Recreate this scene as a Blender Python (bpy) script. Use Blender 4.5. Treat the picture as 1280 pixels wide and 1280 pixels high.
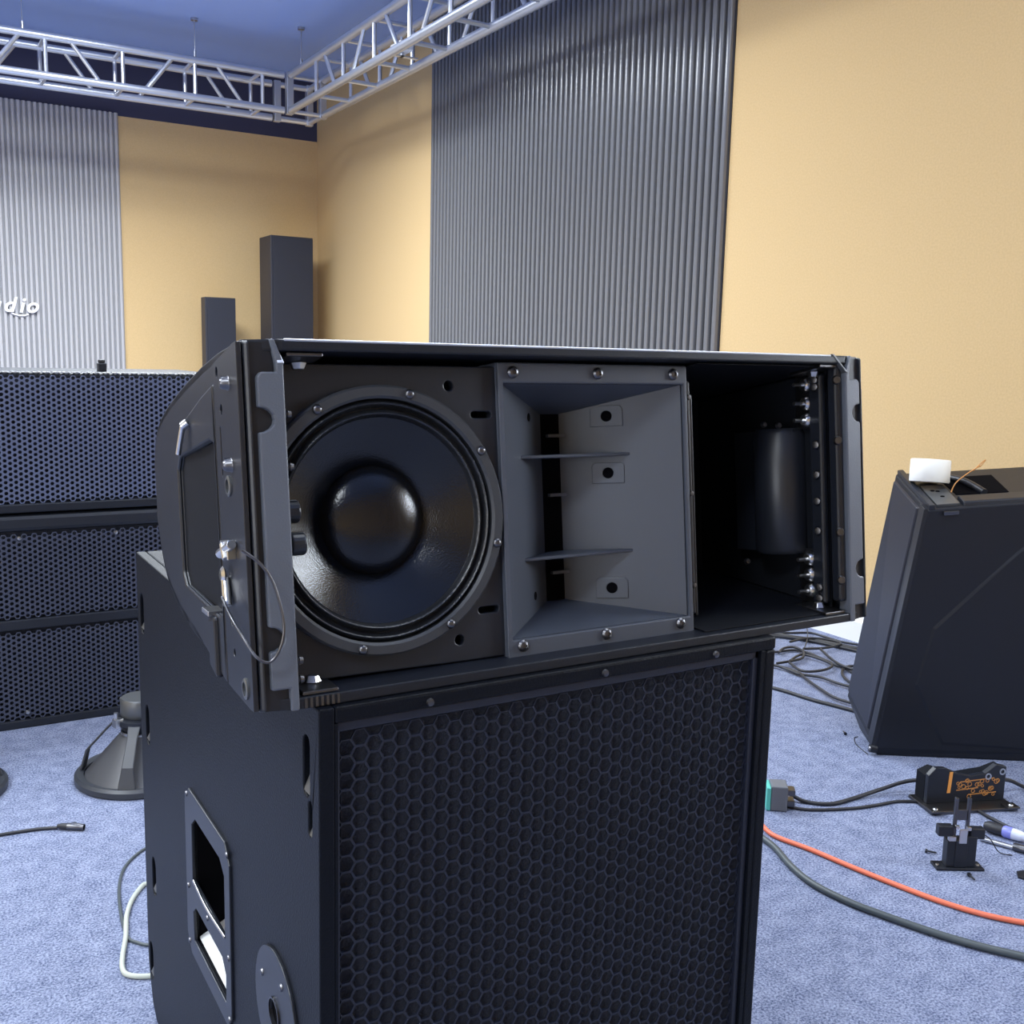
import bpy, bmesh, math, random
from mathutils import Vector, Matrix
random.seed(7)
PI = math.pi
for o in list(bpy.data.objects): bpy.data.objects.remove(o)
scn = bpy.context.scene
C = scn.collection

# ---------------------------------------------------------------- camera
yaw, pitch, roll = [math.radians(a) for a in (30.954, 8.646, 1.374)]
fw = Vector((math.sin(yaw)*math.cos(pitch), math.cos(yaw)*math.cos(pitch), -math.sin(pitch)))
rt = Vector((math.cos(yaw), -math.sin(yaw), 0)); up = rt.cross(fw)
r2 = math.cos(roll)*rt + math.sin(roll)*up; u2 = -math.sin(roll)*rt + math.cos(roll)*up
cd = bpy.data.cameras.new('camera'); cam = bpy.data.objects.new('camera', cd); C.objects.link(cam)
cd.sensor_width = 36; cd.lens = 36*1284.23/1280; cd.clip_start = .02
M = Matrix((( r2.x, u2.x, -fw.x, 0), (r2.y, u2.y, -fw.y, 0), (r2.z, u2.z, -fw.z, 1.28), (0, 0, 0, 1)))
cam.matrix_world = M
scn.camera = cam
# ---------------------------------------------------------------- world, lights, exposure
w = bpy.data.worlds.new('world'); scn.world = w; w.use_nodes = True
w.node_tree.nodes['Background'].inputs[0].default_value = (.6, .68, .9, 1)
w.node_tree.nodes['Background'].inputs[1].default_value = .15
vs = scn.view_settings
vs.view_transform = 'Standard'; vs.look = 'None'; vs.exposure = 0.02; vs.gamma = 1; vs.use_curve_mapping = False

def area(name, loc, sx, sy, power, col=(.93, 1.0, 1.05), rot=(0, 0, 0), spread=PI):
    l = bpy.data.lights.new(name, 'AREA'); l.shape = 'RECTANGLE'; l.size = sx; l.size_y = sy
    l.energy = power; l.color = col; l.spread = spread
    o = bpy.data.objects.new(name, l); C.objects.link(o); o.location = loc; o.rotation_euler = rot
    return o
# rows of ceiling panels in the showroom
for (x, y, p, sp) in ((-1.9, 2.2, 140, 150), (-1.7, 5.2, 110, 146), (1.5, 4.4, 110, 165), (1.4, 7.0, 200, 151), (1.05, 7.75, 60, 176), (2.2, 1.1, 55, 170), (-1.2, 7.6, 190, 146), (-2.2, -.6, 110, 150)):
    area('ceiling_panel_light', (x, y, 3.90), 2.6 if x == 2.2 else 1.2, .6, p, spread=math.radians(sp))

# ---------------------------------------------------------------- materials
def mat(name, col, rough=.5, metal=0, spec=.5, bump=None, noise=None, coat=0, emit=None):
    m = bpy.data.materials.new(name); m.use_nodes = True
    nt = m.node_tree; b = nt.nodes['Principled BSDF']
    b.inputs['Base Color'].default_value = (*col, 1); b.inputs['Roughness'].default_value = rough
    b.inputs['Metallic'].default_value = metal; b.inputs['Specular IOR Level'].default_value = spec
    b.inputs['Coat Weight'].default_value = coat
    tc = nt.nodes.new('ShaderNodeTexCoord')
    if noise:                       # (scale, second colour, detail, low, high)
        n = nt.nodes.new('ShaderNodeTexNoise'); n.inputs['Scale'].default_value = noise[0]; n.inputs['Detail'].default_value = noise[2]
        r = nt.nodes.new('ShaderNodeValToRGB'); r.color_ramp.elements[0].color = (*col, 1); r.color_ramp.elements[1].color = (*noise[1], 1)
        r.color_ramp.elements[0].position = noise[3]; r.color_ramp.elements[1].position = noise[4]
        nt.links.new(tc.outputs['Object'], n.inputs['Vector']); nt.links.new(n.outputs['Fac'], r.inputs['Fac'])
        nt.links.new(r.outputs['Color'], b.inputs['Base Color'])
    if bump:                        # (scale, strength, distance)
        n = nt.nodes.new('ShaderNodeTexNoise'); n.inputs['Scale'].default_value = bump[0]; n.inputs['Detail'].default_value = 3
        bp = nt.nodes.new('ShaderNodeBump'); bp.inputs['Strength'].default_value = bump[1]; bp.inputs['Distance'].default_value = bump[2]
        nt.links.new(tc.outputs['Object'], n.inputs['Vector']); nt.links.new(n.outputs['Fac'], bp.inputs['Height'])
        nt.links.new(bp.outputs['Normal'], b.inputs['Normal'])
    if emit:
        b.inputs['Emission Color'].default_value = (*emit[0], 1); b.inputs['Emission Strength'].default_value = emit[1]
    return m
BLK = (.017, .019, .027)
M_box   = mat('black_textured_paint', (.0065, .0085, .0145), .42, spec=.4, bump=(420, .25, .001))
M_sub   = mat('black_rough_paint', (.0022, .0032, .0062), .45, spec=.18, bump=(330, .5, .0015))
M_in    = mat('black_interior_paint', (.005, .006, .009), .6, spec=.15)
M_plas  = mat('black_moulded_plastic', (.011, .013, .019), .38, bump=(600, .1, .0005))
M_bump  = mat('dark_grey_bumper_plastic', (.095, .106, .130), .42, bump=(500, .3, .001))
M_plate = mat('black_powdercoat_plate', (.010, .012, .018), .36)
M_horn  = mat('dark_grey_horn_plastic', (.056, .065, .086), .40, bump=(500, .08, .0005))
M_baff  = mat('black_baffle_board', (.010, .0125, .020), .42, spec=.45)
M_cone  = mat('coated_cone_paper', (.003, .004, .007), .20, spec=.5, bump=(520, .28, .0012))
M_surr  = mat('glossy_surround_cloth', (.010, .011, .014), .32, spec=.7, bump=(350, .5, .0015))
M_ring  = mat('black_cast_frame', (.030, .033, .040), .45)
M_hole  = mat('dark_void', (.002, .002, .003), .9, spec=.05)
M_steel = mat('zinc_plated_steel', (.62, .62, .62), .28, 1)
M_dsteel = mat('blackened_steel', (.13, .13, .14), .35, 1)
M_grip  = mat('hex_grille_steel', (.010, .0125, .024), .42, bump=(500, .25, .001))
M_foam  = mat('grille_backing_foam', (.009, .0115, .021), .9, bump=(300, .6, .002))
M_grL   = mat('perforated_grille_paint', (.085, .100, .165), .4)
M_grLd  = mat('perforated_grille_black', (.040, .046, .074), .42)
M_tan   = mat('tan_wall_fabric', (.61, .425, .205), .9, bump=(260, .15, .002), noise=(120, (.66, .465, .228), 4, .35, .65))
M_white = mat('white_gloss_trim', (.86, .86, .84), .4)
M_slat  = mat('grey_slat_laminate', (.155, .155, .162), .20, spec=.8)
M_slatp = mat('lit_slat_laminate', (.45, .44, .445), .4, spec=.6)  # same slat laminate, paled to paint in its grazing reflection
M_slatgp = mat('slat_groove_grey', (.31, .31, .32), .6)
M_slatg = mat('slat_groove_black', (.02, .02, .026), .7)
M_ceil  = mat('navy_ceiling_paint', (.33, .45, .80), .8)
M_dark  = mat('painted_shade_upper_wall', (.045, .046, .085), .9)  # wall-top shade put into the colour
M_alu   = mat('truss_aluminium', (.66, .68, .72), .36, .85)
M_lett  = mat('white_acrylic_letters', (.9, .9, .92), .4)
M_col   = mat('charcoal_column_cloth', (.014, .017, .030), .6)
M_cole  = mat('charcoal_column_side', (.025, .026, .037), .5)
M_cabl  = mat('black_cable_rubber', (.018, .019, .024), .5)
M_gcab  = mat('grey_green_cable_rubber', (.060, .075, .082), .45)
M_ocab  = mat('orange_cable_jacket', (.78, .17, .085), .45)
M_wcab  = mat('pale_cable_jacket', (.45, .48, .42), .5)
M_tape  = mat('white_paper_tape', (.9, .89, .82), .7)
M_grn   = mat('green_plastic', (.10, .50, .42), .5)
M_blue  = mat('violet_blue_handle_plastic', (.20, .22, .62), .3)
M_clear = mat('pale_handle_plastic', (.60, .64, .78), .25)
M_gold  = mat('copper_orange_print', (.55, .24, .06), .45)
M_orng  = mat('orange_tape', (.85, .36, .08), .5)
M_cup   = mat('pale_grey_cup', (.70, .72, .73), .6)  # light grey for the sloped floor of the handle cup
M_mag   = mat('grey_magnet_steel', (.12, .125, .13), .4, .6)

# carpet: blue-grey loop pile
M_carp = bpy.data.materials.new('blue_grey_carpet'); M_carp.use_nodes = True
nt = M_carp.node_tree; b = nt.nodes['Principled BSDF']; b.inputs['Roughness'].default_value = .95; b.inputs['Specular IOR Level'].default_value = .15
tc = nt.nodes.new('ShaderNodeTexCoord')
n1 = nt.nodes.new('ShaderNodeTexNoise'); n1.inputs['Scale'].default_value = 190; n1.inputs['Detail'].default_value = 5; n1.inputs['Roughness'].default_value = .7
n2 = nt.nodes.new('ShaderNodeTexNoise'); n2.inputs['Scale'].default_value = 22; n2.inputs['Detail'].default_value = 4
mx = nt.nodes.new('ShaderNodeMath'); mx.operation = 'MULTIPLY_ADD'; mx.inputs[1].default_value = .22
rp = nt.nodes.new('ShaderNodeValToRGB')
rp.color_ramp.elements[0].position = .46; rp.color_ramp.elements[0].color = (.050, .066, .135, 1)
rp.color_ramp.elements[1].position = .80; rp.color_ramp.elements[1].color = (.40, .445, .60, 1)
bp = nt.nodes.new('ShaderNodeBump'); bp.inputs['Strength'].default_value = .8; bp.inputs['Distance'].default_value = .004
for n in (n1, n2): nt.links.new(tc.outputs['Object'], n.inputs['Vector'])
nt.links.new(n2.outputs['Fac'], mx.inputs[0]); nt.links.new(n1.outputs['Fac'], mx.inputs[2])
nt.links.new(mx.outputs[0], rp.inputs['Fac']); nt.links.new(rp.outputs['Color'], b.inputs['Base Color'])
nt.links.new(n1.outputs['Fac'], bp.inputs['Height']); nt.links.new(bp.outputs['Normal'], b.inputs['Normal'])

# ---------------------------------------------------------------- mesh helpers
def frame_of(d):
    d = Vector(d).normalized(); a = Vector((0, 0, 1)) if abs(d.z) < .9 else Vector((1, 0, 0))
    e1 = a.cross(d).normalized(); return e1, d.cross(e1), d
def smooth_path(pts, n=6):
    P = [Vector(p) for p in pts]; out = []
    for i in range(len(P)-1):
        p0 = P[max(i-1, 0)]; p1 = P[i]; p2 = P[i+1]; p3 = P[min(i+2, len(P)-1)]
        for k in range(n):
            t = k/n
            out.append(.5*((2*p1)+(p2-p0)*t+(2*p0-5*p1+4*p2-p3)*t*t+(3*p1-p0-3*p2+p3)*t**3))
    out.append(P[-1]); return out
class MB:
    def __init__(s): s.bm = bmesh.new()
    def face(s, pts):
        return s.bm.faces.new([s.bm.verts.new(p) for p in pts])
    def box(s, a, b_, mtx=None):
        x0, y0, z0 = a; x1, y1, z1 = b_
        v = [Vector(p) for p in ((x0,y0,z0),(x1,y0,z0),(x1,y1,z0),(x0,y1,z0),(x0,y0,z1),(x1,y0,z1),(x1,y1,z1),(x0,y1,z1))]
        return s.hexa(v, mtx)
    def hexa(s, v, mtx=None):
        v = [s.bm.verts.new((mtx @ Vector(p)) if mtx else p) for p in v]
        for f in ((3,2,1,0),(4,5,6,7),(0,1,5,4),(1,2,6,5),(2,3,7,6),(3,0,4,7)): s.bm.faces.new([v[i] for i in f])
        return s
    def lathe(s, prof, org, axis, seg=32, closed=False):
        e1, e2, d = frame_of(axis); org = Vector(org); rings = []
        for r, t in prof:
            if r < 1e-6: rings.append([s.bm.verts.new(org+d*t)])
            else: rings.append([s.bm.verts.new(org+d*t+(e1*math.cos(2*PI*k/seg)+e2*math.sin(2*PI*k/seg))*r) for k in range(seg)])
        for a, b_ in zip(rings, rings[1:]+([rings[0]] if closed else [])):
            for k in range(seg):
                k2 = (k+1) % seg
                if len(a) == 1 and len(b_) == 1: continue
                if len(a) == 1: s.bm.faces.new((a[0], b_[k2], b_[k]))
                elif len(b_) == 1: s.bm.faces.new((a[k], a[k2], b_[0]))
                else: s.bm.faces.new((a[k], a[k2], b_[k2], b_[k]))
        return s
    def cyl(s, p0, p1, r, seg=16, r1=None):
        p0 = Vector(p0); p1 = Vector(p1); L = (p1-p0).length; r1 = r if r1 is None else r1
        return s.lathe([(0, 0), (r, 0), (r1, L), (0, L)], p0, p1-p0, seg)
    def tube(s, pts, r, seg=10, n=6, smooth=True):
        P = smooth_path(pts, n) if smooth else [Vector(p) for p in pts]
        prev = None; e1 = None; first = last = None
        for i, p in enumerate(P):
            d = (P[min(i+1, len(P)-1)]-P[max(i-1, 0)]).normalized()
            if e1 is None: e1 = frame_of(d)[0]
            e1 = (e1-d*e1.dot(d)).normalized(); e2 = d.cross(e1)
            ring = [s.bm.verts.new(p+(e1*math.cos(2*PI*k/seg)+e2*math.sin(2*PI*k/seg))*r) for k in range(seg)]
            if prev:
                for k in range(seg): s.bm.faces.new((prev[k], prev[(k+1) % seg], ring[(k+1) % seg], ring[k]))
            else: first = ring
            prev = ring; last = ring
        s.bm.faces.new(list(reversed(first))); s.bm.faces.new(last); return s
    def plate(s, outer, holes, org, ex, ey, th):
        """flat plate with holes: outer/holes are 2D loops; thickness th along ex x ey"""
        t = bmesh.new(); edges = []
        for loop in [outer]+list(holes):
            vs_ = [t.verts.new((p[0], p[1], 0)) for p in loop]
            for i in range(len(vs_)): edges.append(t.edges.new((vs_[i], vs_[(i+1) % len(vs_)])))
        bmesh.ops.triangle_fill(t, edges=edges, use_beauty=True, use_dissolve=False, normal=(0, 0, 1))
        bmesh.ops.recalc_face_normals(t, faces=t.faces[:])
        g = bmesh.ops.extrude_face_region(t, geom=t.faces[:])
        for v in g['geom']:
            if isinstance(v, bmesh.types.BMVert): v.co.z += th
        bmesh.ops.recalc_face_normals(t, faces=t.faces[:])
        ex = Vector(ex); ey = Vector(ey); en = ex.cross(ey).normalized(); org = Vector(org)
        mp = {}
        for v in t.verts: mp[v] = s.bm.verts.new(org+ex*v.co.x+ey*v.co.y+en*v.co.z)
        for f in t.faces: s.bm.faces.new([mp[v] for v in f.verts])
        t.free(); return s
    def prism(s, outer, org, ex, ey, th): return s.plate(outer, [], org, ex, ey, th)
    def build(s, name, m, parent=None, smooth=None, bevel=None, origin=None, solid=None):
        bmesh.ops.recalc_face_normals(s.bm, faces=s.bm.faces[:])
        if origin:
            for v in s.bm.verts: v.co -= Vector(origin)
        me = bpy.data.meshes.new(name); s.bm.to_mesh(me); s.bm.free()
        me.materials.append(m)
        o = bpy.data.objects.new(name, me); C.objects.link(o)
        if origin: o.location = origin
        if parent: o.parent = parent
        if smooth:
            for p in me.polygons: p.use_smooth = True
            me.set_sharp_from_angle(angle=math.radians(smooth))
        if bevel:
            bv = o.modifiers.new('bevel', 'BEVEL'); bv.width = bevel; bv.segments = 2; bv.limit_method = 'ANGLE'; bv.angle_limit = math.radians(35)
        if solid:
            sd = o.modifiers.new('solid', 'SOLIDIFY'); sd.thickness = solid; sd.offset = -1
        return o
def tag(o, label=None, cat=None, group=None, kind=None):
    if label: o['label'] = label
    if cat: o['category'] = cat
    if group: o['group'] = group
    if kind: o['kind'] = kind
    return o
def thing(name, label, cat, loc=(0, 0, 0), rot=(0, 0, 0), group=None):
    o = bpy.data.objects.new(name, None); C.objects.link(o); o.location = loc; o.rotation_euler = rot
    o.empty_display_size = .05
    return tag(o, label, cat, group)
def struct(name, mb, m): return tag(mb.build(name, m), kind='structure')
def circ(cx, cy, r, n=32, a0=0): return [(cx+r*math.cos(a0+2*PI*k/n), cy+r*math.sin(a0+2*PI*k/n)) for k in range(n)]
def slot(cx, cy, L, r, vert=False, n=8):
    pts = []
    for k in range(n+1): a = -PI/2+PI*k/n; pts.append((cx+L/2+r*math.cos(a), cy+r*math.sin(a)))
    for k in range(n+1): a = PI/2+PI*k/n; pts.append((cx-L/2+r*math.cos(a), cy+r*math.sin(a)))
    if vert: pts = [(cx-(y-cy), cy+(x-cx)) for x, y in pts]
    return pts
def hexgrid(mb, x0, x1, z0, z1, pitch, wall, P):
    """flat-topped hexagonal mesh of open cells; P maps (x,z)->3D"""
    R = pitch/math.sqrt(3); cx = 1.5*R; vd = {}
    def V(p):
        k = (round(p[0], 5), round(p[1], 5))
        if k not in vd: vd[k] = mb.bm.verts.new(P(*p))
        return vd[k]
    ri = R-wall/math.sqrt(3)
    for i in range(int((x1-x0)/cx)+1):
        for j in range(int((z1-z0)/pitch)+1):
            X = x0+R+i*cx; Z = z0+pitch/2+j*pitch+(pitch/2 if i % 2 else 0)
            if X+R > x1 or Z+pitch/2 > z1: continue
            o_ = [V((X+R*math.cos(PI/3*k), Z+R*math.sin(PI/3*k))) for k in range(6)]
            n_ = [mb.bm.verts.new(P(X+ri*math.cos(PI/3*k), Z+ri*math.sin(PI/3*k))) for k in range(6)]
            for k in range(6): mb.bm.faces.new((o_[k], o_[(k+1) % 6], n_[(k+1) % 6], n_[k]))

# ================================================================ SETTING
XW, YB, XL, YF, ZC = 3.825, 10.406, -4.0, -4.0, 3.95
def slab(name, a, b_, m): return struct(name, MB().box(a, b_), m)
slab('floor', (XL, YF, -.1), (XW, YB, 0), M_carp)
slab('ceiling', (XL, YF, ZC), (XW, YB, ZC+.1), M_ceil)
slab('wall_back', (XL-.1, YB, 0), (XW+.1, YB+.1, 3.38), M_tan)
slab('wall_right', (XW, YF, 0), (XW+.1, YB, ZC), M_tan)
slab('wall_left', (XL-.1, YF, 0), (XL, YB, ZC), M_tan)
slab('wall_front', (XL-.1, YF-.1, 0), (XW+.1, YF, ZC), M_tan)
slab('shade_band_back', (XL-.1, YB, 3.38), (XW, YB+.1, ZC), M_dark)  # shadow along the wall top, painted in as a dark band
m = MB(); m.box((XW-.012, YF, .095), (XW, YB, .16)); m.box((XW-.05, YF, 0), (XW, YB, .095))
struct('baseboard_right', m, M_white)
# bright window in the right wall, just outside the picture on the right
MB_w = MB(); MB_w.box((XW-.03, -.40, 1.55), (XW-.01, .35, 2.3))
struct('window_1', MB_w, mat('bright_window_pane', (.8, .85, .9), .3, emit=((.82, .90, 1.0), 42.0)))
m = MB()
for a, b_ in (((XW-.05, -.47, 1.48), (XW, .42, 1.55)), ((XW-.05, -.47, 2.3), (XW, .42, 2.37)), ((XW-.05, -.47, 1.55), (XW, -.40, 2.3)), ((XW-.05, .35, 1.55), (XW, .42, 2.3))): m.box(a, b_)
struct('trim_2', m, M_white)
m = MB(); m.box((XL+.01, -2.3, .9), (XL+.03, -.4, 2.3))
struct('fill_panel_left', m, mat('left_fill_glow', (.8, .85, .9), .3, emit=((.85, .91, 1.0), 9.0)))  # unseen glowing pane, added to brighten the horn and cabinet sides
m = MB(); m.box((XL, YB-.012, .095), (XW-.05, YB, .16)); m.box((XL, YB-.05, 0), (XW-.05, YB, .095))
struct('baseboard_back', m, M_white)

# slatted wall panels
def slat_panel(name, label, L, n, org, ex, en, z0, z1, ms, mg):
    t = thing(name, label, 'wall panel', (org[0], org[1], z0))
    ex = Vector(ex); en = Vector(en); up_ = Vector((0, 0, z1-z0)); bk = MB()
    bk.hexa([ex*0, ex*L, ex*L+en*.006, en*.006, up_, ex*L+up_, ex*L+en*.006+up_, en*.006+up_]); bk.build('backing_board', mg, t)
    sl = MB(); p = L/n
    for i in range(n):
        c = ex*(p*(i+.5)); prof = [(-.33, .006), (-.33, .018), (-.25, .0265), (-.15, .0285), (0, .029), (.15, .0285), (.25, .0265), (.33, .018), (.33, .006)]
        lo = [sl.bm.verts.new(c+ex*(a*p)+en*h) for a, h in prof]; hi = [sl.bm.verts.new(c+ex*(a*p)+en*h+up_) for a, h in prof]
        for k in range(len(prof)-1): sl.bm.faces.new((lo[k], lo[k+1], hi[k+1], hi[k]))
        sl.bm.faces.new(hi)
    sl.build('slats', ms, t, smooth=40)
    return t
slat_panel('slat_panel', 'tall dark grey vertical slat panel between tan sections of the right wall', 3.50, 60, (XW, 4.245), (0, 1, 0), (-1, 0, 0), .16, 3.94, M_slat, M_slatg)
slat_panel('slat_panel', 'pale grey vertical slat panel on the back wall carrying white lettering', 5.88, 130, (-3.98, YB-.002), (1, 0, 0), (0, -1, 0), .16, 3.40, M_slatp, M_slatgp)

# white raised lettering on the back panel
sg = thing('wall_lettering', 'white italic raised letters on the pale grey slat panel at far left', 'sign', (.93, YB-.03, 1.53))
def letter(ch, x, z, size):
    cu = bpy.data.curves.new('letter', 'FONT'); cu.body = ch; cu.size = size; cu.extrude = .012; cu.offset = .004; cu.shear = .28
    ob = bpy.data.objects.new('letter_curve', cu); C.objects.link(ob)
    dg = bpy.context.evaluated_depsgraph_get(); me = bpy.data.meshes.new_from_object(ob.evaluated_get(dg))
    bpy.data.objects.remove(ob); me.materials.clear(); me.materials.append(M_lett)
    o = bpy.data.objects.new('letter', me); C.objects.link(o); o.parent = sg
    o.rotation_euler = (PI/2, 0, 0); o.location = (x-.93, -.014, z-1.53)
for ch, x in (('u', .745), ('d', .862), ('i', .990), ('o', 1.045)): letter(ch, x, 1.565, .185)
m = MB(); m.tube([(.0, -.01, .022), (.05, -.01, .006), (.10, -.01, .004), (.14, -.01, .016)], .007, 8); m.build('underline', M_lett, sg, smooth=60)

# ================================================================ TRUSS
def truss(name, label, origin, L, mtx, verts, pattern, hz=.29, wd=.34, r=.031, rb=.0165):
    """box truss along local +x; local y = width, z = up"""
    t = thing(name, label, 'truss', origin); t.matrix_world = Matrix.Translation(origin) @ mtx
    for y in (0, wd):
        for z in (0, hz):
            MB().cyl((0, y, z), (L, y, z), r, 12).build('chord', M_alu, t, smooth=40)
    sgn = 1
    for i, x in enumerate(verts):
        for y in (0, wd): MB().cyl((x, y, 0), (x, y, hz), rb, 8).build('brace', M_alu, t, smooth=40)
        for z in (0, hz): MB().cyl((x, 0, z), (x, wd, z), rb, 8).build('brace', M_alu, t, smooth=40)
        if i+1 < len(verts):
            x2 = verts[i+1]; d = x2-x; a, b_ = x+.31*d, x+.70*d
            for y in (0, wd):
                if sgn > 0: MB().cyl((a, y, hz), (b_, y, 0), rb, 8).build('brace', M_alu, t, smooth=40)
                else: MB().cyl((a, y, 0), (b_, y, hz), rb, 8).build('brace', M_alu, t, smooth=40)
            sgn = -sgn
    return t
xs = [3.0-.02-.566*k-.148 for k in range(12)][::-1]
TB = truss('truss_beam', 'silver box truss hung in front of the back wall, running to the left edge', (-3.6, 9.03, 3.33), 6.62, Matrix(),
      [x+3.6 for x in xs], None)
ys = [8.363-.592*k for k in range(11)]
rotm = Matrix.Rotation(-PI/2, 4, 'Z')      # local +x -> -Y, local +y -> +X
TR = truss('truss_beam', 'silver box truss running forward beside the right wall above the slat panel', (3.07, 8.98, 3.33), 6.8, rotm,
      [8.98-y for y in ys], None, wd=.30)
tc_ = thing('truss_corner', 'silver corner block joining the two truss beams in the far room corner', 'truss corner', (3.045, 9.0, 3.33))
for (x, y) in ((.025, .03), (.325, .37), (.325, .03), (.025, .37)):
    m = MB(); m.box((x-.03, y-.03, -.03), (x+.03, y+.03, .32)); m.build('corner_post', M_alu, tc_, bevel=.005)
for z in (0, .29):
    m = MB(); m.cyl((.025, .37, z), (.325, .37, z), .025, 12); m.cyl((.325, .03, z), (.325, .37, z), .025, 12); m.cyl((.025, .03, z), (.325, .03, z), .018, 12); m.build('corner_chord', M_alu, tc_, smooth=40)
for i, (x, y, lab) in enumerate(((2.27, 9.03, 'thin steel wire hanging the back truss near its right end'), (3.08, 8.75, 'thin steel wire hanging the truss beside the corner'),
                  (.98, 9.03, 'steel hanging wire above the back truss at the far left'))):
    m = MB(); m.cyl((x, y, 3.64), (x, y, 3.95), .005, 8)
    m.cyl((x, y, 3.64), (x, y, 3.70), .012, 10); m.cyl((x, y, 3.93), (x, y, 3.949), .03, 12)
    tag(m.build('hanging_wire', M_steel, None, smooth=40, origin=(x, y, 3.64)), lab, 'wire', 'truss suspension wires')

jb = thing('junction_box', 'small white box clipped inside the right truss above the tan wall', 'box', (3.2, 7.0, 3.375))
MB().box((-.05, -.09, 0), (.05, .09, .06)).build('housing', M_white, jb, bevel=.006)
m = MB(); m.box((-.012, -.02, -.03), (.012, .02, .0)); m.box((-.12, -.02, -.03), (.12, .02, -.022)); m.build('clip', M_alu, jb, bevel=.001)
# ================================================================ COLUMN SPEAKERS
def column(x0, x1, y0, y1, h, label):
    t = thing('column_speaker', label, 'speaker', ((x0+x1)/2, (y0+y1)/2, 0), group='column speakers by the back wall')
    W = (x1-x0)/2; D = (y1-y0)/2
    MB().box((-W-.05, -D-.05, 0), (W+.05, D+.05, .03)).build('base_plate', M_plate, t, bevel=.004)
    MB().box((-W, -D, .03), (W, D, h)).build('cabinet', M_cole, t, bevel=.006)
    m = MB(); m.box((-W+.02, -D-.012, .06), (W-.004, -D, h-.015)); m.build('grille', M_col, t, bevel=.004)
column(3.135, 3.555, 9.80, 10.15, 2.36, 'taller charcoal column speaker standing near the room corner')
column(2.545, 2.835, 9.95, 10.10, 1.76, 'shorter charcoal column speaker standing left of the taller one')

# ================================================================ STACKED CABINETS AT LEFT
def grille_cab(label, name, x0, x1, y0, z0, z1, depth, pitch, gmat, bars, wrap):
    t = thing(name, label, 'speaker', ((x0+x1)/2, y0+depth/2, z0))
    ox, oy = (x0+x1)/2, y0+depth/2
    H = z1-z0; W = (x1-x0)/2; yf = -depth/2
    MB().box((-W, yf+.03, 0), (W, depth/2, H)).build('cabinet', M_box, t, bevel=.012)
    m = MB(); m.box((-W+.02, yf+.022, .02), (W-.02, yf+.029, H-.02)); m.build('backing_foam', M_foam, t)
    m = MB()
    zt = H-.045 if not wrap else H-.003
    segs = bars
    for (a, b_) in segs: hexgrid(m, -W+.02, W-.02, a, b_, pitch, pitch*.36, lambda x, z: (x, yf+.004, z))
    m.build('grille', gmat, t, solid=.004)
    return t, W, H, yf
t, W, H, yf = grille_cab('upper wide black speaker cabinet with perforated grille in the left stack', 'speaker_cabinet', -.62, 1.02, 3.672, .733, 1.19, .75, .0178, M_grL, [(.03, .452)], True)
m = MB(); m.box((-W, yf, 0), (W, yf+.03, .03)); m.build('bottom_rail', M_plate, t, bevel=.005)
m = MB(); hexgrid(m, -W+.02, W-.02, 0, .06, .0178, .0065, lambda x, z: (x, yf+.006+z, H+.002)); m.build('grille_lip', M_alu, t, solid=.003)
m = MB(); m.box((.415, -.165, H), (.445, -.135, H+.03)); m.cyl((.43, -.15, H+.03), (.43, -.15, H+.042), .012); m.build('locating_stud', M_plate, t, bevel=.003)
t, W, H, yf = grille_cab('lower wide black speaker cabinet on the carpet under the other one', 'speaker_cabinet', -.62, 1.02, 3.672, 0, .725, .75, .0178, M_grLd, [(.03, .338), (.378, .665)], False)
m = MB(); m.box((-W, yf, H-.055), (W, yf+.03, H)); m.build('top_rail', M_plas, t, bevel=.014)
m = MB(); m.box((-W, yf, .34), (W, yf+.03, .376)); m.build('middle_bar', M_plate, t, bevel=.005)
m = MB(); m.box((-W, yf, 0), (W, yf+.03, .03)); m.build('bottom_rail', M_plate, t, bevel=.005)
for x in (-.15, .12, .42, .7):
    for z in (H-.075, .055): MB().lathe([(0, .006), (.006, .005), (.008, 0)], (x, yf-.001, z), (0, -1, 0), 10).build('bolt', M_steel, t, smooth=40)

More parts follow.
